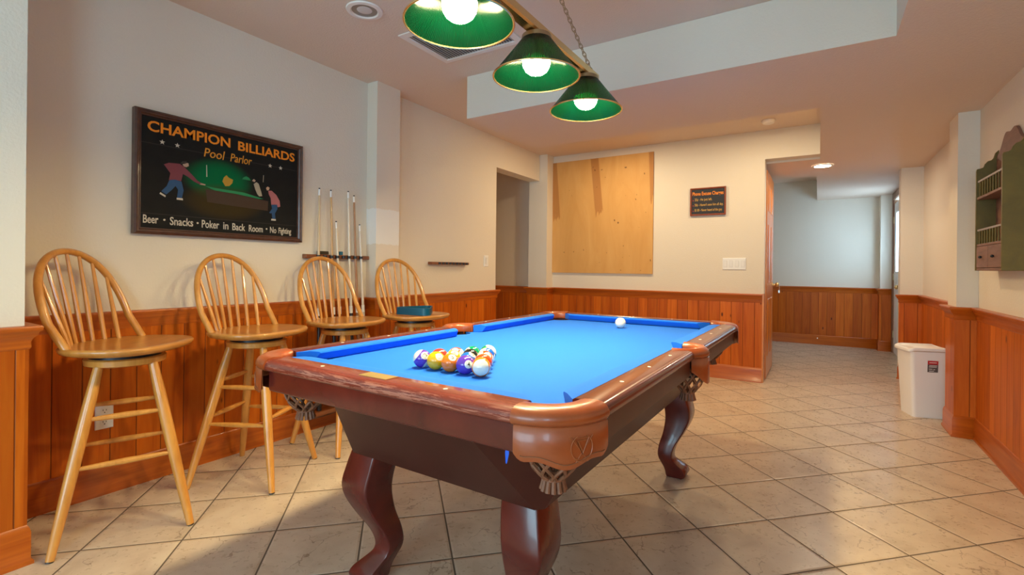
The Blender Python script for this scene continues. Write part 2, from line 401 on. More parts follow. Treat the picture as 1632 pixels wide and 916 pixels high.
# pine six-panel door standing open into the hall
d1 = struct(empty('door_1', (-.478, 5.43, 0)))
leaf = MB().box(0, .04, 0, .78, .012, 2.08)
leaf.build('door_leaf', M['doorpine'], d1, bevel=.003)
pn = MB()
for y0, y1 in ((.11, .35), (.43, .67)):
    for z0, z1 in ((.22, .80), (.95, 1.55), (1.68, 1.95)):
        pn.loft([[(.0405+dx, y, z) for y, z in ((y0+i,z0+i),(y1-i,z0+i),(y1-i,z1-i),(y0+i,z1-i))] for dx, i in ((0,0),(.006,.008),(.006,.02),(.001,.03),(.010,.06))])
pn.build('door_panels', M['doorpine'], d1)
kn = MB().tube([(.04,.71,.93),(.07,.71,.93)], .010, 12).sphere((.088,.71,.93), .026, 16, 10, (.8,1,1)).tube([(.04,.71,.93),(.045,.71,.93)], .03, 20)
kn.build('door_knob', M['brass'], d1)
MB().tube([(.105,.71,.925),(.11,.715,.90),(.108,.72,.865)], .004, 8).box(.1,.112,.712,.728,.84,.87).build('door_keys', M['chrome'], d1)
BX(.0405,.0425,.52,.62,1.70,1.77).build('door_sticker', flat('pale_blue_sticker', (.45,.65,.75), .6), d1)
S_(BX(-.46,-.449,YB-.002,YB+.142,.86,2.16), 'trim_1', M['wall'])
S_(BX(-.46,-.447,YB-.012,YB+.142,0,.86), 'trim_4', M['doorpine'])

# white entry door with a lit pane
d2 = struct(empty('door_2', (.853, dy0, 0)))
dl = dy1-dy0
frame_y(0, .045, .02, dl-.04, .95, 2.0, .14).box(0,.045,.02,dl-.04,.01,.95).build('door_leaf', flat('white_door_enamel', (.78,.80,.82), .4), d2, bevel=.003)
pp = MB()
for y0, y1 in ((.14, .38), (.46, .70)):
    pp.loft([[(-.001-dx, y, z) for y, z in ((y0+i,.18+i),(y1-i,.18+i),(y1-i,.82-i),(y0+i,.82-i))] for dx, i in ((0,0),(.006,.01),(.006,.03),(.0,.05),(.008,.08))])
pp.build('door_panels', flat('white_door_enamel_panel', (.78,.80,.82), .4), d2)
g = NT('frosted_door_glass'); tr = g.n('ShaderNodeBsdfTranslucent'); tr.inputs[0].default_value = (.95,.97,1,1); tp = g.n('ShaderNodeBsdfTransparent'); mx = g.n('ShaderNodeMixShader'); mx.inputs[0].default_value = .45
g.l(tp.outputs[0], mx.inputs[1]); g.l(tr.outputs[0], mx.inputs[2]); g.l(mx.outputs[0], g.out.inputs[0])
BX(.018,.026,.15,dl-.17,1.08,1.87).build('door_glass', g.m, d2)
MB().tube([(-.001,.10,.90),(-.035,.10,.90)], .011, 12).sphere((-.052,.10,.90), .028, 16, 10, (.8,1,1)).build('door_knob', M['brass'], d2)
hg = MB()
for z in (.25, 1.02, 1.78): hg.tube([(-.006, dl-.03, z-.045), (-.006, dl-.03, z+.045)], .007, 10)
hg.build('door_hinges', M['oldbrass'], d2)
S_(MB().box(.838,.85,dy1,dy1+.06,0,2.13).box(.832,.85,dy0-.075,dy0,0,2.13).box(.832,.85,dy0,dy1,2.05,2.13).box(.85,.94,dy1-.012,dy1,0,2.05).box(.85,.94,dy0,dy0+.018,0,2.05), 'trim_2', flat('brown_door_casing', (.22,.10,.045), .4))

# ------------------------------------------------------------------ pool table
T = empty('pool_table', (-.942, 1.86, 0), math.radians(-.6), 'mahogany pool table with bright blue cloth and tan leather pockets', 'pool table')
ZT, ZB = .800, .763
UO, VO, UW, VW, UN, VN = .58, 1.03, .50, .95, .45, .90
RC = .145; UC, VC = UO-RC, VO-RC
# bed cloth with the six pocket cut-outs
def bed_outline():
    P = []
    def arc(cx, cy, r, a0, a1, n=10):
        for k in range(n+1):
            a = math.radians(a0+(a1-a0)*k/n); P.append((cx+r*math.cos(a), cy+r*math.sin(a)))
    r = .068
    arc(UC+.02, -VC-.02, r, 180, 90)
    arc(UO-.045, 0, .058, 270, 90)
    arc(UC+.02, VC+.02, r, 270, 180)
    arc(-UC-.02, VC+.02, r, 0, -90)
    arc(-UO+.045, 0, .058, 90, -90)
    arc(-UC-.02, -VC-.02, r, 90, 0)
    return P
MB().prism(bed_outline(), lambda p, q, d: (p, q, d), ZB-.03, ZB).build('playing_surface', M['cloth'], T)
MB().box(-.53,.53,-.98,.98,.700,ZB-.031).build('slate_frame', M['cabinet'], T)
wprof = [(0,ZT-.004),(.006,ZT),(.060,ZT),(.070,ZT-.003),(.077,ZT-.009),(.080,ZT-.017),(.080,ZT-.026),(.076,ZT-.031),(.072,ZT-.034),(0,ZT-.034)]
cprof = [(0,ZT-.003),(-.028,ZT-.001),(-.048,ZT-.004),(-.050,ZT-.009),(-.034,ZB+.0015),(0,ZB+.0015)]
def rail(name, fn, a, b, ca, cb, na, nb, sights, worn=False):
    """fn(t, w, z): t along the rail, w outwards from the wood's inner edge"""
    r = MB().loft([[fn(t, w, z) for w, z in wprof] for t in [a+(b-a)*k/12 for k in range(13)]]).build(name, M['rail'] if worn else M['maho'], T, sharp=45)
    ring = []
    for t, n in ((ca, na), (cb, nb)):
        ring.append([fn(t+(n-t)*(-w/.05), w, z) for w, z in cprof])
    MB().loft(ring).build('cushion', M['cloth'], T, sharp=40)
    ap = MB().loft([[fn(t, w, z) for w, z in ((.056,ZT-.034),(.066,ZT-.034),(.066,ZT-.088),(.062,ZT-.094),(.056,ZT-.094))] for t in (a, b)])
    ap.build('apron', M['maho'] if worn else M['cabinet'], T, sharp=45)
    for sgt in sights:
        MB().lathe([(.0, .0006), (.0055, .0006), (.0055, -.001)], seg=14).build('sight', M['bone'], r, loc=fn(sgt, .035, ZT))
    return r
q = .225
near = rail('rail', lambda t, w, z: (t, -VW-w, z), -UC, UC, -UC, UC, -UC+.055, UC-.055, (-q, q), True)
rail('rail', lambda t, w, z: (t, VW+w, z), -UC, UC, -UC, UC, -UC+.055, UC-.055, (-q, 0, q))
for sx in (-1, 1):
    for sy in (-1, 1):
        a, b = sy*.085, sy*VC
        rail('rail', lambda t, w, z, sx=sx: (sx*(UW+w), t, z), a, b, sy*.072, b, sy*.11, sy*(VC-.055), (sy*q, sy*2*q, sy*3*q))
npl = MB().box(-.052,.048,-1.003,-.962,ZT+.0004,ZT+.0016).build('nameplate', M['plate'], near); npl['label'] = 'worn brass nameplate'
# leather pockets
def pocket(corner, sx, sy):
    if corner:
        cx, cy, a0, a1 = UC, VC, 0, 90
        f = lambda r, a, z: (sx*(cx+r*math.cos(a)), sy*(cy+r*math.sin(a)), z)
    else:
        cx, cy, a0, a1 = UO-.075, 0, -90, 90
        f = lambda r, a, z: (sx*(cx+r*math.cos(a)), r*math.sin(a), z)
    k = 1.0 if corner else .70
    ri, ro = (.086, .150) if corner else (.070, .107)
    prof = [(ri-.006,ZT-.035),(ri-.008,ZT-.012),(ri-.004,ZT-.001),(ri+.008,ZT+.003),((ri+ro)/2,ZT+.005),(ro-.016,ZT+.003),(ro-.006,ZT-.003),(ro,ZT-.012),(ro+.001,ZT-.021),(ro-.004,ZT-.030),(ro-.012,ZT-.034)]
    A = [math.radians(a0+(a1-a0)*i/18) for i in range(19)]
    n1 = MB().loft([[f(r, a, z) for r, z in prof] for a in A]).build('pocket', M['leather'], T, sharp=60)
    # flap, scalloped lower edge
    lo, hi = (3, 87) if corner else (-52, 52)
    rings = []
    N = 28
    for i in range(N+1):
        tt = i/N; a = math.radians(lo+(hi-lo)*tt)
        if corner:
            bot = ZT-.098 - .010*math.sin(PI*tt)**2 - .005*math.cos(4*PI*tt)
            edge = min(tt, 1-tt); 
            if edge < .12: bot += .016*(1-edge/.12)**2
        else:
            bot = ZT-.075 - .050*math.sin(PI*tt)**1.2
        r0 = ro-.003
        rings.append([f(r0, a, ZT-.029), f(r0+.003, a, ZT-.031), f(r0+.004, a, (ZT-.036+bot)/2), f(r0+.004, a, bot+.004), f(r0+.002, a, bot), f(r0-.001, a, bot+.003), f(r0+.001, a, (ZT-.036+bot)/2)])
    fl_ = MB().loft(rings).build('shield', M['leather'], n1, sharp=60)
    if corner:   # tooled crest: laurel ring, shield triangle, crossed cues
        ac = math.radians(33 if sx*sy < 0 else 57); cr = MB(); zc = ZT-.070
        g = lambda p, q: f(ro+.0018, ac + (-1 if sx*sy < 0 else 1)*(-p*1.4)/ro, zc+q*1.35)
        def line(pts, r=.0011): cr.tube([g(*p) for p in pts], r, 6)
        tri = [(-.011,.014),(.011,.014),(0,-.010)]
        line(tri+[tri[0]], .0014); line([(-.007,.0105),(.007,.0105),(0,-.005)], .0014)
        line([(-.018,.016),(.010,-.021)]); line([(.018,.016),(-.010,-.021)])
        line([(.0175*math.cos(t), -.001+.0195*math.sin(t)) for t in [math.radians(115+310*i/24) for i in range(25)]], .0013)
        line([(-.011,-.0155),(0,-.019),(.011,-.0155)], .0012)
        cr.build('embossed_crest', wood('tooled_leather', (.26,.07,.02), (.34,.10,.03), (60,60,60), .45, .2), fl_)
    # seam line along the flap
    if corner:
        pts = []
        for i in range(2, N-1):
            v = rings[i][3]; a = math.radians(lo+(hi-lo)*i/N); pts.append(f(ro+.0016, a, v[2]+.007))
        MB().tube(pts, .0009, 5).build('stitching', M['strap'], fl_)
    # net
    hx, hy = (cx+.018, cy-.004) if corner else (cx+.035, 0)
    R0, z0, z1 = (.060, ZT-.098, ZT-.184) if corner else (.052, ZT-.075, ZT-.165)
    net = MB(); n = 9
    def surf(t, ph):
        r = R0*(1-.62*t**2.6)*(1+.06*math.sin(PI*t)); a = ph
        x, y = hx+r*math.cos(a), hy+r*math.sin(a)
        return (sx*x, sy*y if corner else y, z0+(z1-z0)*t)
    for j in range(n):
        for dr in (1, -1):
            net.tube([surf(i/10, 2*PI*j/n+dr*1.25*i/10) for i in range(11)], .0042, 6)
    net.ring([surf(0, 2*PI*i/20) for i in range(20)], .005, 6); net.ring([surf(1, 2*PI*i/16) for i in range(16)], .005, 6)
    net.build('net', M['strap'], n1)
    fr = MB()
    for j in range(12):
        a = 2*PI*j/12; c, s_ = math.cos(a), math.sin(a); r = R0*.28
        pts = [(sx*(hx+rr*c), (sy if corner else 1)*(hy+rr*s_), z1+dz) for rr, dz in ((r+.004, .002), (r+.006, -.012), (r+.010, -.028))]
        fr.tube(pts, [.0046, .0056, .0062], 6, flat=.8)
    fr.build('fringe', M['strap'], n1)
    MB().lathe([(R0*.96, z0+.03), (R0*.96, z0), (R0*.80, z0-.03)], (sx*hx, (sy if corner else 1)*hy, 0), 20).build('lining', M['darkin'], n1)
for sx in (-1, 1):
    for sy in (-1, 1): pocket(True, sx, sy)
    pocket(False, sx, 1)
# tapered cabinet with cut corners
def octo(u, v, c, z): return [(-u+c,-v,z),(u-c,-v,z),(u,-v+c,z),(u,v-c,z),(u-c,v,z),(-u+c,v,z),(-u,v-c,z),(-u,-v+c,z)]
MB().loft([octo(.505,.955,.27,.715), [(x-.02, y+.01, z) for x, y, z in octo(.372,.765,.02,.455)]]).build('cabinet', M['cabinet'], T, sharp=20)
MB().tube([(.392,-.975,.706),(.392,-.978,.685),(.389,-.976,.662)], [.004,.005,.0015], 6, flat=.3).build('loose_tape', M['sky'], T)
# cabriole legs
lk = spline([(.455,0,.058),(.40,.010,.062),(.34,.020,.063),(.29,.016,.058),(.23,-.002,.048),(.175,-.024,.040),(.13,-.034,.036),(.10,-.030,.036),(.075,-.014,.042),(.05,.004,.050),(.028,.012,.052),(.01,.010,.047),(0,.006,.038)], 4)
for sx, sy, lu, lv in ((-1,-1,-.350,-.675), (1,-1,.270,-.675), (1,1,.300,.775), (-1,1,-.320,.775)):
    rings = []
    for z, o, s_ in lk:
        c = s_*.14; ring = []
        for ax, ay in ((1,1),(-1,1),(-1,-1),(1,-1)):
            pts = [(ax*s_, ay*(s_-c)), (ax*(s_-c*.3), ay*(s_-c*.3)), (ax*(s_-c), ay*s_)]
            if ax*ay < 0: pts = pts[::-1]
            ring += pts
        rings.append([(lu+sx*o+x, lv+sy*o+y, z) for x, y in ring])
    MB().loft(rings).build('leg', M['maho'], T, sharp=50)

# ------------------------------------------------------------------ billiard balls
BR = .0283
def ball_mat(name, col, stripe):
    t = NT(name); x, y, z = t.sep(t.coord())
    ivory = (.86,.80,.66)
    c = col
    if stripe: c = t.mix(t.math('GREATER_THAN', t.math('ABSOLUTE', z), BR*.56), col, ivory)
    c = t.mix(t.math('GREATER_THAN', t.math('ABSOLUTE', x), BR*.90), c, ivory)
    return t.set(c, .08, coat=.5, coat_rough=.03)
BC = {1:(.90,.46,.005),2:(.01,.14,.62),3:(.80,.07,.012),4:(.11,.04,.44),5:(.95,.20,.003),6:(.0,.25,.12),7:(.50,.04,.03),8:(.012,.012,.012)}
BN = {1:'yellow',2:'blue',3:'red',4:'purple',5:'orange',6:'green',7:'maroon',8:'black'}
def make_ball(num, x, y, axis, ndir, label):
    stripe = num > 8; base = num-8 if stripe else num
    o = MB().sphere((0,0,0), BR, 40, 24).build('billiard_ball', ball_mat('ball_%d' % num, BC[base], stripe), sharp=80)
    wv = lambda v: (CAM_R*v[0]-CAM_D*v[1]-CAM_F*v[2])
    n = wv(ndir).normalized(); a = wv(axis); a = (a-n*a.dot(n)).normalized()
    o.matrix_world = Matrix.Translation((x, y, ZB+BR+.0004)) @ Matrix((n, a.cross(n), a)).transposed().to_4x4()
    w = .0042 if num < 10 else .0072
    for sd in (1, -1):
        text_mesh(str(num), (-w, w, -.0062, .0062), lambda p, q, d, sd=sd: (sd*(math.sqrt(BR*BR-p*p-q*q)+.0001+d), sd*p, q), .0002, 'number', M['black'], o, offset=.01)
    tag(o, label, 'billiard ball', 'racked billiard balls')
RK = [[(12,(-.75,.62,.1),(.45,.5,.75)),(1,(0,1,0),(.5,.55,.66)),(5,(0,1,0),(.3,.68,.6)),(4,(0,1,.2),(.42,.22,.85)),(13,(.03,.12,1),(1,-.2,0))],
      [(7,(0,1,0),(.55,-.35,.6)),(9,(.9,.2,-.3),(.2,.8,.5)),(2,(0,1,0),(.5,.75,.2)),(3,(0,1,0),(.3,.75,-.5))],
      [(15,(1,-.15,.1),(-.1,.75,.6)),(8,(0,1,0),(-.4,.1,-.8)),(11,(-.8,.45,.3),(.35,.55,.6))],
      [(6,(0,1,0),(-.62,.6,.5)),(10,(-.85,.35,.3),(.3,.5,-.7))],
      [(14,(.72,.60,.25),(-.4,.3,-.8))]]
LB = {12:'purple striped ball numbered 12 at the left corner of the near row',1:'solid yellow ball numbered 1 between the purple stripe and orange ball',5:'solid orange ball numbered 5 in the middle of the near row',
 4:'solid purple ball numbered 4 between the orange ball and white-faced ball',13:'orange striped ball showing its white face at the right near corner',7:'solid dark red ball behind the yellow and purple striped balls',
 9:'yellow striped ball tucked behind the yellow and orange balls',2:'solid blue ball behind the orange and purple balls',3:'solid bright red ball behind the white-faced orange stripe',
 15:'maroon striped ball numbered 15 behind the dark red ball',8:'solid black ball in the centre of the rack',11:'red striped ball behind the bright red ball on the right side',
 6:'solid green ball beside the black ball at the far left side',10:'blue striped ball in front of the green striped apex ball',14:'green striped ball at the far apex of the rack'}
for k, row in enumerate(RK):
    for j, (num, ax, nd) in enumerate(row):
        make_ball(num, -1.059+.0573*(j+.5*k), 1.155+k*.0498, ax, nd, LB[num])
cb = MB().sphere((0,0,0), BR, 40, 24).build('cue_ball', flat('cue_ball_ivory', (.85,.80,.66), .08, coat=.5), loc=(-.905,2.545,ZB+BR+.0004), sharp=80)
tag(cb, 'plain white cue ball alone near the far cushion', 'billiard ball')

# ------------------------------------------------------------------ swivel bar stools
SEATZ = .752
def seat_outline(k, z, n=40):
    out = []
    for i in range(n):
        a = 2*PI*i/n; c, s_ = math.cos(a), math.sin(a); e = 2/2.5
        x = .205*math.copysign(abs(c)**e, c); y = .236*math.copysign(abs(s_)**e, s_)
        if x < 0: y *= 1-.10*(x/.205)**2
        out.append((x*k+.012, y*k, z))
    return out
def make_stool():
    r = empty('bar_stool')
    st = empty('swivel_top'); st.parent = r
    MB().loft([seat_outline(.86,SEATZ-.032), seat_outline(.955,SEATZ-.024), seat_outline(.992,SEATZ-.014), seat_outline(1,SEATZ-.006), seat_outline(.975,SEATZ), seat_outline(.85,SEATZ-.001), seat_outline(.55,SEATZ-.008), seat_outline(.1,SEATZ-.010)]).build('seat', M['oakseat'], st, sharp=60)
    # hoop back leaning away from the seat
    LEAN, HB = .150, .388
    def hoop(t):                      # t 0..1 from one foot to the other
        a = PI*t; y = -.196*math.cos(a)*(1+.20*math.sin(a)); h = HB*math.sin(a)**.78
        return (-.075-.03*min(1, h/.1)-LEAN*(h/HB), y, SEATZ-.008+h)
    pts = [hoop(i/36) for i in range(37)]
    MB().tube(pts, [.0155]*37, 12, flat=.85).build('back_bow', M['oak'], st)
    for i in range(7):
        s_ = (i-3)/3
        b = Vector((-.128-.052*(1-s_*s_), .125*s_, SEATZ-.008))
        tt = math.acos(max(-1, min(1, -s_*.72)))/PI
        # matching point on the hoop
        top = Vector(hoop(tt)); top.z -= .004
        MB().tube([b, b.lerp(top, .35), b.lerp(top, .7), top], [.0085,.0095,.0075,.006], 10).build('spindle', M['oak'], st)
    MB().tube([(0,0,SEATZ-.056),(0,0,SEATZ-.031)], .124, 32).build('swivel_plate', M['blackmetal'], st, rot=(0,0,0))
    MB().lathe([(0,SEATZ-.086),(.128,SEATZ-.086),(.138,SEATZ-.081),(.140,SEATZ-.060),(.134,SEATZ-.055),(0,SEATZ-.055)], seg=40).build('base_disc', M['oak'], r, sharp=50)
    ztop = SEATZ-.084
    foot = lambda sx, sy, z: Vector((sx*(.088+(.214-.088)*(ztop-z)/ztop), sy*(.088+(.214-.088)*(ztop-z)/ztop), z))
    for sx in (-1,1):
        for sy in (-1,1):
            P = [foot(sx,sy,z) for z in (ztop,.55,.42,.28,.12,.004)]
            lg = MB().tube(P, [.0165,.0205,.0215,.0205,.0175,.0135], 14).build('leg', M['oak'], r)
            MB().tube([foot(sx,sy,.006), foot(sx,sy,0)], .013, 12).build('foot_glide', M['black'], lg)
    for z in (.30, .475):
        for a, b in (((-1,-1),(1,-1)),((1,-1),(1,1)),((1,1),(-1,1)),((-1,1),(-1,-1))):
            zz = z if a[1] == b[1] else z+.03
            p, q_ = foot(*a, zz), foot(*b, zz)
            MB().tube([p.lerp(q_, t) for t in (.04,.25,.5,.75,.96)], [.0075,.0105,.0125,.0105,.0075], 10).build('rung', M['oak'], r)
    return r
proto = make_stool()
SP = [(-2.474,.878,71,33,'honey oak bar stool nearest the camera beside the near wall end'),
      (-2.475,1.445,28,12,'second honey oak bar stool, below the right half of the framed sign'),
      (-2.495,2.020,0,0,'empty honey oak bar stool in front of the leaning cue sticks'),
      (-2.420,2.560,-12,-8,'farthest honey oak bar stool with a blue triangle on its seat')]
for i, (x, y, rb, rt, lb) in enumerate(SP):
    o = proto if i == 0 else copy_tree(proto)
    o.location = (x, y, 0); o.rotation_euler = (0,0,math.radians(rb))
    for ch in o.children:
        if ch.name.startswith('swivel_top'): ch.rotation_euler = (0,0,math.radians(rt-rb))
    tag(o, lb, 'bar stool', 'oak swivel bar stools along the left wall')
# ball rack on the farthest seat
tr_ = MB(); R_ = .155
def tri(r, z): 
    out = []
    for k in range(3):
        a = math.radians(90+120*k); cx, cy = (r-.045)*math.cos(a), (r-.045)*math.sin(a)
        for j in range(-2, 3): b = a+math.radians(25*j); out.append((cx+.04*math.cos(b), cy+.04*math.sin(b), z))
    return out
tr_.loft([tri(R_,0), tri(R_,.05), tri(R_-.014,.05), tri(R_-.014,0), tri(R_,0)], cap=False)
o = tr_.build('ball_rack', flat('blue_rack_plastic', (.0,.085,.16), .35), loc=(-2.39,2.56,SEATZ-.001), rot=(0,0,math.radians(8)))
tag(o, 'blue plastic triangle ball rack lying on the farthest stool seat', 'ball rack')

# ------------------------------------------------------------------ pendant billiard light
PX, ZR = -.949, 1.835
L = empty('billiard_light', (PX, 1.67, 0), 0, 'brass bar light with three green cone shades over the pool table', 'pendant light')
MB().loft([[(x, y, z) for x, z in ((-.018,2.000),(.018,2.000),(.024,2.008),(.024,2.036),(.016,2.044),(-.016,2.044),(-.024,2.036),(-.024,2.008))] for y in (-.66, .585)]).build('bar', M['brass'], L)
g = NT('green_ribbed_glass'); x, y, z = g.sep(g.coord())
ang = g.math('ARCTAN2', y, x); rib = g.math('SINE', g.math('MULTIPLY', ang, 150))
g.set((.0,.013,.0055), .14, spec=.5); g.bump(rib, .5, .002)
trn = g.n('ShaderNodeBsdfTranslucent'); trn.inputs[0].default_value = (.0,.15,.05,1)
trp = g.n('ShaderNodeBsdfRefraction'); trp.inputs[0].default_value = (.0,.11,.035,1); trp.inputs['Roughness'].default_value = .30; trp.inputs['IOR'].default_value = 1.03
m1 = g.n('ShaderNodeMixShader'); m1.inputs[0].default_value = .13; m2 = g.n('ShaderNodeMixShader'); m2.inputs[0].default_value = .22
g.l(g.b.outputs[0], m1.inputs[1]); g.l(trn.outputs[0], m1.inputs[2]); g.l(m1.outputs[0], m2.inputs[1]); g.l(trp.outputs[0], m2.inputs[2]); g.l(m2.outputs[0], g.out.inputs[0])
M['green'] = g.m
e = NT('bulb_glow'); em = e.n('ShaderNodeEmission'); em.inputs[0].default_value = (*LAMP_COL, 1); em.inputs[1].default_value = LAMP_STRENGTH; e.l(em.outputs[0], e.out.inputs[0])
M['glow'] = e.m
for yy in (1.187, 1.672, 2.153):
    yl = yy-1.67
    sh = MB().lathe([(.170,ZR),(.150,ZR+.026),(.10,ZR+.090),(.055,ZR+.150),(.0525,ZR+.149),(.0975,ZR+.089),(.1475,ZR+.025),(.1675,ZR+.001)], seg=96).build('shade', M['green'], L, loc=(0,yl,0), sharp=70)
    MB().ring([(.1695*math.cos(2*PI*k/64), .1695*math.sin(2*PI*k/64), ZR) for k in range(64)], .0035, 8).build('rim', M['brass'], sh)
    MB().lathe([(0,ZR+.188),(.018,ZR+.186),(.022,ZR+.170),(.050,ZR+.165),(.058,ZR+.160),(.060,ZR+.138),(.056,ZR+.138),(.0,ZR+.150)], seg=32).build('shade_cap', M['oldbrass'], sh)
    MB().lathe([(.0,ZR+.145),(.018,ZR+.145),(.020,ZR+.105),(.036,ZR+.095),(.053,ZR+.074),(.055,ZR+.066)], seg=32).build('bulb_neck', flat('bulb_reflector_white', (.8,.8,.78), .3), sh)
    MB().lathe([(.055,ZR+.066),(.0545,ZR+.052),(.051,ZR+.038),(.043,ZR+.024),(.030,ZR+.014),(.015,ZR+.009),(.0,ZR+.007)], seg=32).build('bulb', M['glow'], sh)
    fb = bpy.data.lights.new('flood_beam', 'SPOT'); fb.energy = 46; fb.color = LAMP_COL; fb.spot_size = math.radians(112); fb.spot_blend = 1.0; fb.shadow_soft_size = .05
    fo = bpy.data.objects.new('flood_beam', fb); COL.objects.link(fo); fo.location = (PX, yy, ZR-.046)
ch = MB()
for ya in (.55, -.62):
    a, b = Vector((0, ya, 2.045)), Vector((0, -.13, 2.43)); n = int((b-a).length/.0225); d = (b-a).normalized()
    s1 = d.cross(Vector((1,0,0))).normalized(); s2 = Vector((1,0,0))
    for i in range(n):
        c = a.lerp(b, (i+.5)/n); w = s1 if i % 2 else s2
        ch.ring([c + d*.0165*math.cos(2*PI*k/12) + w*.008*math.sin(2*PI*k/12) for k in range(12)], .0018, 6)
ch.build('chain', M['oldbrass'], L)
MB().lathe([(0,2.405),(.012,2.41),(.055,2.425),(.062,2.44)], (0,-.13,0), 32).build('canopy', M['oldbrass'], L)

# ------------------------------------------------------------------ ceiling fittings
cl = empty('recessed_ceiling_light', (-2.05, 1.763, ZC), 0, 'unlit white recessed can light in the ceiling above the stools', 'ceiling light')
MB().lathe([(.095,-.001),(.092,-.008),(.072,-.010),(.066,-.004),(.066,-.0005)], seg=40).build('trim_ring', M['vwhite'], cl)
MB().lathe([(.066,-.004),(.064,-.0015),(.0,-.0012)], seg=40).build('baffle', flat('dim_can_baffle', (.30,.25,.20), .5), cl)
MB().sphere((0,.0,-.001), .040, 24, 12, (1,1,.12)).build('bulb', flat('frosted_bulb', (.62,.58,.54), .4), cl)
hl = empty('recessed_ceiling_light', (.022, 5.77, ZL), 0, 'lit recessed can light in the low hall ceiling past the wall end', 'ceiling light')
MB().lathe([(.095,-.001),(.092,-.008),(.072,-.010),(.068,-.003)], seg=40).build('trim_ring', M['white'], hl)
e2 = NT('hall_lamp_glow'); em = e2.n('ShaderNodeEmission'); em.inputs[0].default_value = (1,.84,.62,1); em.inputs[1].default_value = 230; e2.l(em.outputs[0], e2.out.inputs[0])
MB().lathe([(.072,-.006),(.05,-.009),(0,-.010)], seg=40).build('bulb', e2.m, hl)
v = empty('ceiling_vent', (-1.80, 2.275, ZC), 0, 'rectangular white ceiling vent grille partly hidden by the nearest green shade', 'vent')
MB().loft([[(x*a, y*b, z) for x, y in ((-1,-1),(1,-1),(1,1),(-1,1))] for a, b, z in ((.30,.22,-.001),(.30,.22,-.008),(.262,.182,-.012),(.258,.178,-.004))], cap=False).build('frame', M['vwhite'], v, sharp=20)
BX(-.258,.258,-.178,.178,-.003,-.001).build('backing', M['ventdark'], v)
sl = MB()
for i in range(26):
    x = -.245+i*.0196; sl.add([(x,-.178,-.003),(x+.004,-.178,-.003),(x+.012,-.178,-.011),(x+.008,-.178,-.011),(x,.178,-.003),(x+.004,.178,-.003),(x+.012,.178,-.011),(x+.008,.178,-.011)], [(0,1,2,3),(4,7,6,5),(0,4,5,1),(1,5,6,2),(2,6,7,3),(3,7,4,0)])
sl.build('slats', M['grey'], v)
o = MB().lathe([(0,-.034),(.03,-.034),(.046,-.028),(.056,-.012),(.058,-.001)], seg=32).build('smoke_detector', M['vwhite'], loc=(-.398,4.95,ZC))
tag(o, 'round white smoke detector on the raised ceiling near the back wall', 'smoke detector')

# ------------------------------------------------------------------ wall things
def fx(x0):   # plane facing +x: p along y, q up
    return lambda p, q_, d: (x0+d, p, q_)
def fyn(y0):  # plane facing -y
    return lambda p, q_, d: (p, y0-d, q_)
sg = empty('pool_parlor_sign', (XL, 1.475, 1.23), 0, 'large framed black CHAMPION BILLIARDS Pool Parlor sign on the left wall', 'sign')
def SG(p, q_, d): return (.022+d, p-1.475, q_-1.23)
def PR(poly, d0, d1): return MB().prism(poly, SG, d0, d1)
frw = MB(); O = [(1.022,1.232),(1.932,1.232),(1.932,1.848),(1.022,1.848)]
def ins(k): return [(1.022+k,1.232+k),(1.932-k,1.232+k),(1.932-k,1.848-k),(1.022+k,1.848-k)]
frw.loft([[SG(p,q_,d) for p, q_ in ins(k)] for k, d in ((0,-.021),(0,.012),(.008,.018),(.014,.014),(.020,.014),(.026,.006),(.030,.006),(.032,-.002))], cap=False)
frw.build('frame', wood('dark_walnut_frame', (.05,.018,.010), (.10,.036,.02), (20,20,20), .35, .3), sg, sharp=25)
blk = NT('chalk_black_panel'); co = blk.coord()
zz = blk.sep(co)[2]; 
seam = blk.math('SUBTRACT', 1.0, blk.step(blk.math('ABSOLUTE', blk.math('SUBTRACT', zz, .105)), .0005, .0025)); seam2 = blk.math('SUBTRACT', 1.0, blk.step(blk.math('ABSOLUTE', blk.math('SUBTRACT', zz, .455)), .0005, .0025))
# painted green glow of the hall and brown smoke under the table
def blob(cy, cz, ry, rz):
    yy, z_ = blk.sep(co)[1], blk.sep(co)[2]
    a = blk.math('POWER', blk.math('DIVIDE', blk.math('SUBTRACT', yy, cy), ry), 2.0); b = blk.math('POWER', blk.math('DIVIDE', blk.math('SUBTRACT', z_, cz), rz), 2.0)
    return blk.math('SUBTRACT', 1.0, blk.step(blk.math('ADD', a, b), .15, 1.0))
c = blk.mix(blk.noise(co, 14, 3), (.010,.010,.010), (.018,.017,.014))
c = blk.mix(blob(-.05,.32,.20,.13), c, (.0,.13,.04)); c = blk.mix(blk.math('MULTIPLY', blob(-.02,.20,.25,.11), .8), c, (.055,.035,.008))
c = blk.mix(blk.math('MULTIPLY', blk.math('MAXIMUM', seam, seam2), .5), c, (.07,.06,.05))
blk.set(c, .6, spec=.12)
BX(-.018+.0215,.0215,-.425,.425,.030,.590).build('panel', blk.m, sg)
OR = flat('orange_sign_paint', (.90,.26,.006), .5); GO = flat('gold_sign_paint', (.75,.30,.02), .5); CR = flat('cream_sign_paint', (.62,.55,.42), .5)
def word(t, box, mt, **k): return text_mesh(t, box, SG, .0012, 'lettering', mt, sg, **k)
word('CHAMPION', (1.079,1.481,1.744,1.798), OR, offset=.022); word('BILLIARDS', (1.525,1.880,1.739,1.793), OR, offset=.022)
word('Pool', (1.342,1.452,1.668,1.716), GO, shear=.18, offset=.004); word('Parlor', (1.482,1.606,1.668,1.714), GO, shear=.18, offset=.004)
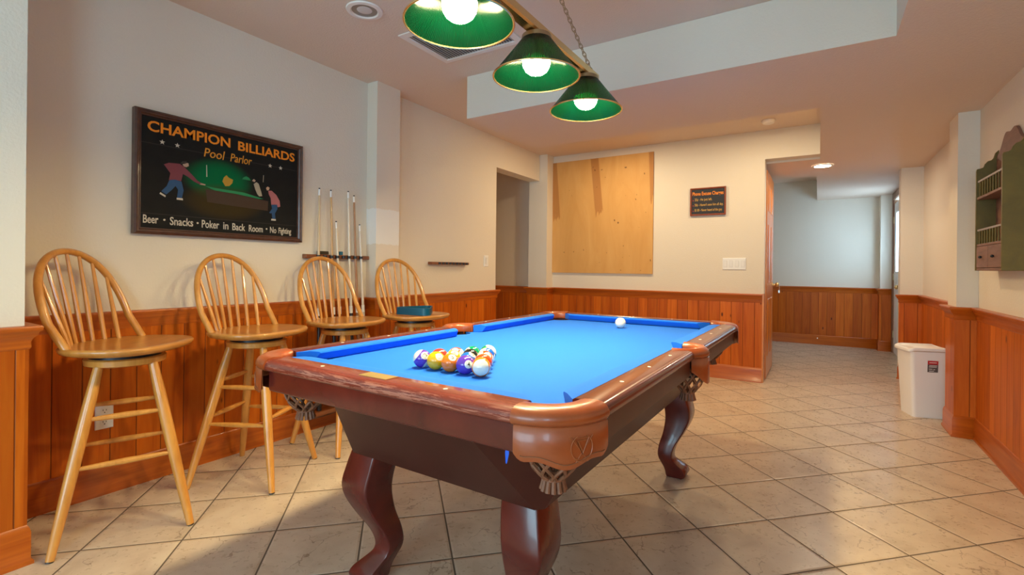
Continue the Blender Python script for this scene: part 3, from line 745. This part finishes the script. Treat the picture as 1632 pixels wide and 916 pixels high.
for t, a, b, y0, y1 in (('Beer',1.064,1.130,1.286,1.327),('Snacks',1.182,1.292,1.284,1.326),('Poker',1.335,1.425,1.282,1.324),('in',1.447,1.475,1.282,1.321),('Back',1.497,1.570,1.280,1.320),('Room',1.592,1.676,1.279,1.318),('No',1.722,1.762,1.279,1.317),('Fighting',1.777,1.861,1.269,1.316)):
    word(t, (a,b,y0,y1), CR, offset=.012)
for p, q_ in ((1.157,1.308),(1.314,1.305),(1.700,1.302)): PR([(p+.005*math.cos(2*PI*k/10), q_+.005*math.sin(2*PI*k/10)) for k in range(10)], 0, .001).build('lettering', CR, sg)
for p, q_ in ((1.144,1.701),(1.213,1.699),(1.718,1.686),(1.786,1.684)):
    PR([(p+(.013 if k % 2 == 0 else .0055)*math.sin(PI*k/5), q_+(.013 if k % 2 == 0 else .0055)*math.cos(PI*k/5)) for k in range(10)], 0, .001).build('painted_star', CR, sg)
def pf(name, mt, poly, d=.001): return PR(poly, 0, d).build(name, mt, sg)
SK = flat('skin_sign_paint', (.50,.33,.22), .6); MR = flat('maroon_sign_paint', (.19,.035,.05), .6); BJ = flat('blue_jeans_sign_paint', (.01,.07,.17), .6); PK = flat('pink_sign_paint', (.42,.13,.13), .6); GR = flat('green_sign_paint', (.0,.22,.07), .5); YL = flat('mustard_sign_paint', (.48,.26,.02), .6); TN = flat('tan_sign_paint', (.42,.36,.24), .6)
# painted players
pf('painted_player', MR, [(1.152,1.590),(1.175,1.602),(1.225,1.606),(1.250,1.590),(1.283,1.560),(1.310,1.532),(1.330,1.522),(1.325,1.512),(1.295,1.524),(1.262,1.546),(1.240,1.556),(1.232,1.516),(1.205,1.520),(1.175,1.512),(1.182,1.550)])
pf('painted_player', SK, [(1.238,1.606),(1.252,1.618),(1.266,1.616),(1.268,1.602),(1.256,1.594),(1.244,1.596)]); pf('painted_player', SK, [(1.325,1.522),(1.352,1.518),(1.350,1.512),(1.322,1.512)])
pf('painted_player', M['black'], [(1.228,1.608),(1.238,1.622),(1.256,1.626),(1.262,1.618),(1.246,1.608)])
pf('painted_player', BJ, [(1.178,1.516),(1.204,1.520),(1.234,1.514),(1.244,1.470),(1.236,1.428),(1.214,1.428),(1.218,1.470),(1.206,1.488),(1.190,1.466),(1.164,1.438),(1.142,1.452),(1.166,1.482)])
for p in ([(1.138,1.446),(1.162,1.432),(1.160,1.424),(1.134,1.438)], [(1.212,1.428),(1.240,1.428),(1.242,1.418),(1.212,1.418)]): pf('painted_player', CR, p)
pf('painted_table', GR, [(1.348,1.510),(1.400,1.506),(1.560,1.502),(1.680,1.480),(1.650,1.476),(1.520,1.488),(1.400,1.492)])
pf('painted_table', flat('brown_sign_paint', (.045,.02,.008), .6), [(1.352,1.492),(1.400,1.490),(1.520,1.486),(1.650,1.474),(1.708,1.470),(1.706,1.412),(1.50,1.418),(1.362,1.424)], .0006)
pf('painted_player', YL, [(1.440,1.548),(1.448,1.572),(1.462,1.586),(1.474,1.574),(1.498,1.566),(1.494,1.546),(1.478,1.528),(1.456,1.524)])
pf('painted_lamp', GR, [(1.550,1.578),(1.560,1.592),(1.574,1.598),(1.590,1.592),(1.600,1.578)]); pf('painted_lamp', CR, [(1.356,1.560),(1.360,1.560),(1.358,1.624),(1.355,1.624)])
pf('painted_player', TN, [(1.618,1.560),(1.634,1.574),(1.648,1.566),(1.664,1.520),(1.670,1.496),(1.652,1.492),(1.640,1.504),(1.628,1.530)])
pf('painted_player', SK, [(1.608,1.578),(1.618,1.590),(1.630,1.582),(1.622,1.572)]); pf('painted_player', SK, [(1.694,1.548),(1.704,1.558),(1.716,1.552),(1.712,1.538),(1.700,1.534)])
pf('painted_player', PK, [(1.708,1.534),(1.730,1.536),(1.760,1.514),(1.782,1.480),(1.786,1.446),(1.770,1.440),(1.764,1.456),(1.728,1.450),(1.724,1.490),(1.712,1.512)])
pf('painted_player', BJ, [(1.728,1.452),(1.766,1.456),(1.768,1.430),(1.752,1.400),(1.756,1.366),(1.736,1.366),(1.732,1.400),(1.722,1.398),(1.716,1.402),(1.734,1.428)]); pf('painted_player', CR, [(1.730,1.366),(1.758,1.366),(1.758,1.356),(1.728,1.356)])
pf('painted_cue', TN, [(1.674,1.580),(1.677,1.580),(1.679,1.622),(1.676,1.622)])

# cue rack, cues and chalk
rk = empty('cue_rack', (XL, 2.217, 1.13), 0, 'long wooden cue rack holding the cue sticks on the left wall', 'cue rack')
def rackbar(hw, h): return MB().loft([[(d, y, z) for d, z in ((0,0),(.038,.001),(.042,.006),(.042,h-.006),(.038,h-.001),(0,h))] for y in (-hw, -hw+.012, hw-.012, hw)])
M['rackwood'] = wood('red_brown_rack_wood', (.16,.045,.014), (.26,.08,.025), (20,3,20), .3, .4)
rackbar(.262, .030).build('rack_rail', M['rackwood'], rk, bevel=.004)
S_(MB().box(XL+.010,XL+.142,1.947,2.48,.120,.1448).box(XL+.010,XL+.030,1.947,2.48,.07,.120), 'cue_base_rail', M['rackwood'])  # hidden lower rail of the cue rack, assumed; cue butts stand on it
CY = [2.043,2.147,2.194,2.292,2.345,2.397]
for y in CY+[2.095,2.245]: MB().lathe([(.014,.006),(.014,.024),(.009,.024),(.009,.006),(.014,.006)], (.048, y-2.217, 0), 14).build('rubber_clip', M['black'], rk)
CUE = [(2.057,1.600,(.62,.46,.27)),(2.147,1.600,(.55,.33,.14)),(2.192,1.392,(.72,.62,.48)),(2.291,1.612,(.74,.66,.54)),(2.341,1.588,(.36,.17,.07)),(2.394,1.386,(.72,.64,.54))]
CL = ['leftmost cue in the rack, pale and tall, leaning slightly','second cue from the left, tan with a long white ferrule','short pale cue between the two tall pairs','tall whitish cue, third tall one from the left','dark brown tall cue near the rack end','short whitish cue at the right end of the rack']
for (yt, zt, colr), yr, lb in zip(CUE, CY, CL):
    yb = yr+(yr-yt)*2.0; xb, xt = XL+.105, XL+.032
    xr = XL+.050
    P = lambda z: Vector((xr+(XL+.11-xr)*max(0,(1.145-z))/1.0 + (xt-xr)*max(0,(z-1.145))/(zt-1.145), yr+(yt-yr)*max(0,(z-1.145))/(zt-1.145)+(yb-yr)*max(0,(1.145-z))/1.0, z))
    q0 = empty('cue_stick', (0,0,0), 0, lb, 'cue stick', 'cue sticks in the wall rack')
    MB().tube([P(z) for z in (.80,.95,1.145,zt-.05)], [.0100,.0090,.0082,.0066], 12).build('shaft', flat('cue_shaft', colr, .3, coat=.3), q0)
    MB().tube([P(z) for z in (.175,.45,.76,.80)], [.0155,.0138,.0122,.0112], 12).build('butt', flat('cue_butt', (.03,.022,.02) if yr < 2.3 else tuple(k*.8 for k in colr), .3, coat=.4), q0)
    MB().tube([P(z) for z in (.755,.785,.805)], .0123, 12).build('joint', M['white'], q0)
    MB().tube([P(z) for z in (.1455,.18)], .0158, 12).build('bumper', M['black'], q0)
    MB().tube([P(z) for z in (zt-.05,zt-.008)], [.0068,.0064], 12).build('ferrule', flat('white_ferrule', (.86,.86,.84), .3), q0)
    MB().tube([P(z) for z in (zt-.008,zt)], [.0064,.005], 12).build('tip', M['black'], q0)
o = BX(-.038,.038,-.012,.012,0,.022).build('chalk_box', flat('dark_cardboard', (.04,.025,.01), .7), loc=(XL+.016,2.100,1.1602), rot=(0,0,PI/2), bevel=.002); tag(o, 'flat dark box lying on top of the cue rack', 'box')
o = BX(-.014,.014,-.013,.013,0,.024).build('chalk_cube', flat('blue_chalk', (.015,.12,.20), .8), loc=(XL+.018,2.240,1.1602), bevel=.002); tag(o, 'blue chalk cube on top of the cue rack', 'chalk')
r2 = empty('cue_rack', (XL, 3.425, 1.105), 0, 'small empty wooden cue rack between pilaster and light switch', 'cue rack')
rackbar(.265, .026).build('rack_rail', M['rackwood'], r2, bevel=.004)
for i in range(9): MB().lathe([(.012,.004),(.012,.022),(.008,.022),(.008,.004),(.012,.004)], (.046, -.16+i*.048, 0), 12).build('rubber_clip', M['black'], r2)

def plate(name, fn, p0, p1, q0, q1, nsw, label, cat, kind='switch'):
    r = empty(name, fn((p0+p1)/2, q0, 0), 0, label, cat)
    loc = Vector(r.location)
    g_ = lambda p, q_, d: tuple(Vector(fn(p, q_, d))-loc)
    MB().loft([[g_(p, q_, d) for p, q_ in ((p0+i,q0+i),(p1-i,q0+i),(p1-i,q1-i),(p0+i,q1-i))] for i, d in ((0,.0005),(0,.004),(.004,.007))]).build('cover_plate', M['white'], r, sharp=20)
    w = (p1-p0)/nsw
    for k in range(nsw):
        c = p0+w*(k+.5)
        if kind == 'switch':
            MB().loft([[g_(p, q_, d) for p, q_ in ((c-.0165,(q0+q1)/2-.033),(c+.0165,(q0+q1)/2-.033),(c+.0165,(q0+q1)/2+.033),(c-.0165,(q0+q1)/2+.033))] for d in (.0065,.0085)]).build('rocker', flat('rocker_grey', (.66,.65,.62), .4), r)
            MB().loft([[g_(p, q_, d+(.004 if q_ > (q0+q1)/2 else 0)) for p, q_ in ((c-.014,(q0+q1)/2-.030),(c+.014,(q0+q1)/2-.030),(c+.014,(q0+q1)/2+.030),(c-.014,(q0+q1)/2+.030))] for d in (.008,.0095)]).build('rocker', M['white'], r)
        else:
            for dz in (.027, -.027):
                zc = (q0+q1)/2+dz
                s_ = MB().prism([(c+.0165*math.cos(2*PI*k2/20), zc+.0145*math.sin(2*PI*k2/20)) for k2 in range(20)], g_, .0065, .0085).build('socket', M['white'], r)
                sl_ = MB()
                for px, h in ((-.006,.004),(.006,.0035)): sl_.prism([(c+px-.0011,zc-h+.003),(c+px+.0011,zc-h+.003),(c+px+.0011,zc+h+.003),(c+px-.0011,zc+h+.003)], g_, .0086, .009)
                sl_.prism([(c+.0025*math.cos(2*PI*k2/10), zc-.008+.0025*math.sin(2*PI*k2/10)) for k2 in range(10)], g_, .0086, .009)
                sl_.build('slots', M['black'], s_)
plate('light_switch', fx(XL), 3.986, 4.063, 1.094, 1.207, 1, 'single white rocker switch on the left wall beside the opening', 'light switch')
plate('light_switch', fyn(YB), -.822, -.607, 1.090, 1.207, 4, 'four-gang white switch plate below the small black sign', 'light switch')
plate('wall_outlet', fx(XL+.010), .886, .956, .308, .424, 1, 'white duplex outlet in the pine wainscot behind the nearest stool', 'wall outlet', 'outlet')

# plywood board
bd = NT('plywood_board'); co = bd.coord(); x, y, z = bd.sep(co)
c = bd.ramp(bd.noise(bd.scale(co, (5,5,1.2)), 1, 4, .6, 1), [(.3,(.60,.32,.095)),(.7,(.68,.39,.135))])
def streak(cx, w, z0, sl):
    xx = bd.math('SUBTRACT', x, bd.math('ADD', cx, bd.math('MULTIPLY', bd.math('SUBTRACT', 2.36, z), sl)))
    n_ = bd.math('MULTIPLY', bd.math('SUBTRACT', bd.noise(bd.scale(co, (60,1,6)), 1, 3), .5), .3)
    return bd.math('MULTIPLY', bd.math('SUBTRACT', 1.0, bd.step(bd.math('ABSOLUTE', xx), w*.75, w)), bd.step(bd.math('ADD', z, n_), z0, z0+.03))
st_ = bd.math('MAXIMUM', bd.math('MAXIMUM', streak(-2.205,.055,1.72,.10), streak(-2.74,.055,1.68,.08)), streak(-1.535,.045,1.82,.04))
c = bd.mix(bd.math('MULTIPLY', st_, .75), c, (.40,.165,.045))
spots = bd.step(bd.noise(co, 17, 2, .4), .735, .78); c = bd.mix(bd.math('MULTIPLY', spots, .8), c, (.12,.045,.015))
bd.set(c, .6, spec=.3)
o = BX(-2.757,-1.523,YB-.018,YB-.001,1.035,2.358).build('plywood_board', bd.m); tag(o, 'large square tan plywood board mounted on the back wall', 'board')

# phone excuse sign
ps = empty('phone_excuse_sign', (-.966, YB, 1.642), 0, 'small black Phone Excuse Charges sign with red-brown frame on back wall', 'sign')
def PG(p, q_, d): return (p+.966, -.012-d, q_-1.642)
MB().loft([[PG(p,q_,d) for p, q_ in ((-1.138+k,1.642+k),(-.794-k,1.642+k),(-.794-k,1.926-k),(-1.138+k,1.926-k))] for k, d in ((0,-.011),(0,.010),(.006,.012),(.014,.008),(.016,.002))], cap=False).build('frame', wood('red_brown_frame', (.18,.035,.015), (.27,.06,.025), (20,20,20), .4, .2), ps, sharp=25)
BX(-.158,.158,-.0145,-.0105,.014,.270).build('panel', flat('charcoal_panel', (.018,.018,.022), .6), ps)
def pw(t, a, b, q0, q1, mt, **k): text_mesh(t, (a,b,q0,q1), lambda p, q_, d: PG(p, q_, d), .0008, 'lettering', mt, ps, lift=.0026, **k)
pw('Phone Excuse Charges', -1.116,-.817,1.838,1.886, OR, offset=.02)
GL = flat('yellow_sign_lettering', (.60,.34,.06), .5); RD = flat('red_sign_bullet', (.5,.03,.02), .5)
for i, (t, b) in enumerate((('25¢ - He just left.', -.925), ("50¢ - Haven't seen him all day.", -.818), ('$1.00 - Never heard of the guy.', -.828))):
    z = 1.786-.054*i
    pw(t, -1.093, b, z, z+.034, GL, offset=.008)
    MB().prism([(-1.108+.005*math.cos(PI*k/4), z+.013+.005*math.sin(PI*k/4)) for k in range(8)], PG, .0026, .0034).build('bullet', RD, ps)

# green curio shelf on the right wall
cs = empty('curio_shelf', (XR, 3.65, 1.095), 0, 'olive green country wall shelf with small drawers and arched crest', 'wall shelf')
OG = wood('olive_green_paint', (.115,.078,.008), (.175,.120,.014), (9,9,9), .55, .1); RB = wood('weathered_pinkish_wood', (.16,.075,.05), (.27,.13,.09), (30,6,30), .6, .05)
w_ = .100
side = [(-w_,0),(-w_,.585),(-w_+.004,.597),(-.080,.600),(-.068,.606),(-.062,.625),(-.050,.640),(-.035,.644),(-.026,.655),(-.018,.685),(-.004,.70),(-.004,0)]
for y0 in (-.25, .234): MB().prism(side, lambda p, q_, d: (p, d, q_), y0, y0+.016).build('side_panel', OG, cs, bevel=.0015)
crest = [(-.25,0)]+[(.25,0)]+[(.25,.62)]+[(.25-.5*k/24, .62+.145*math.sin(PI*k/24)**.8 + .012*math.cos(6*PI*k/24)) for k in range(25)]
MB().prism(crest, lambda p, q_, d: (d, p, q_), -.014, -.001).build('back_board', RB, cs)
for z in (.0, .140, .415): BX(-w_+.004,-.014,-.233,.233,z,z+.014).build('shelf', RB, cs, bevel=.002)
gy = MB()
for z0, z1 in ((.429,.525), (.154,.240)):
    rl = MB().box(-w_+.006,-w_+.016,-.233,.233,z1-.010,z1).build('plate_rail', flat('pale_rail_wood', (.36,.30,.27), .5), cs)
    for k in range(9): 
        y = -.20+.05*k; MB().tube([(-w_+.011,y,z0),(-w_+.011,y,z1-.01)], .004, 8).build('spindle', OG, cs)
for k in range(2):
    y0 = -.230+.231*k; dr = BX(-w_+.002,-.03,y0,y0+.228,.016,.138).build('drawer', RB, cs, bevel=.003)
    MB().sphere((-w_-.006,y0+.114,.077), .008, 12, 8).build('drawer_knob', M['black'], dr)

# waste bin
bn = empty('waste_bin', (.690, 4.812, 0), math.radians(16), 'white plastic swing-lid waste bin in the recess behind the wall corner', 'waste bin')
def rrect(x0, x1, y0, y1, r, z, dz=0):
    out = []
    for cx, cy, a0 in ((x1-r,y1-r,0),(x0+r,y1-r,90),(x0+r,y0+r,180),(x1-r,y0+r,270)):
        for k in range(5):
            a = math.radians(a0+22.5*k); px, py = cx+r*math.cos(a), cy+r*math.sin(a)
            out.append((px, py, z + dz*math.sin(PI*max(0,min(1,(px-x0)/(x1-x0))))))
    return out
MB().loft([rrect(-.113,.113,-.088,.110,.022,0), rrect(-.116,.116,-.092,.113,.025,.04), rrect(-.140,.130,-.116,.126,.028,.495,.034), rrect(-.141,.131,-.117,.127,.028,.500,.034)]).build('bin_body', M['binwhite'], bn, sharp=50)
MB().loft([rrect(-.155,.136,-.128,.132,.034,.488,.036), rrect(-.158,.138,-.131,.134,.036,.495,.038), rrect(-.156,.137,-.129,.133,.035,.508,.038), rrect(-.134,.122,-.108,.118,.03,.513,.038), rrect(-.130,.118,-.104,.114,.03,.507,.038)]).build('lid_rim', M['binwhite'], bn, sharp=50)
MB().loft([rrect(-.128,.116,-.102,.112,.03,.500,.034), rrect(-.126,.114,-.100,.110,.03,.508,.040), rrect(-.08,.07,-.06,.065,.02,.510,.046)]).build('swing_lid', M['binwhite'], bn, sharp=60)
sk = MB()
def nearface(p, q_, d): 
    t = (q_-.04)/.455; return (p-.055, -.092-.024*t-.0008-d, q_)
MB().prism([(.02,.345),(.085,.345),(.085,.425),(.02,.425)], nearface, 0, .0008).build('sticker', flat('dark_grey_sticker', (.10,.085,.09), .5), bn)
MB().prism([(.02,.402),(.085,.402),(.085,.430),(.02,.430)], nearface, .0008, .0012).build('sticker', flat('red_sticker', (.50,.02,.03), .5), bn)
sl_ = MB()
for a, b, z in ((.03,.075,.414),(.03,.078,.392),(.028,.076,.382),(.028,.05,.366),(.056,.066,.364),(.03,.06,.352)): sl_.prism([(a,z),(b,z),(b,z+.004),(a,z+.004)], nearface, .0012, .0016)
sl_.build('sticker_print', M['white'], bn)

# door stop on the hall baseboard
ds = MB().tube([(0,0,0),(0,-.06,0)], .004, 8).tube([(0,-.06,0),(0,-.075,0)], .008, 10).build('door_stop', M['white'], loc=(-.01,8.54,.10)); tag(ds, 'small white spring door stop on the far hall baseboard', 'door stop')
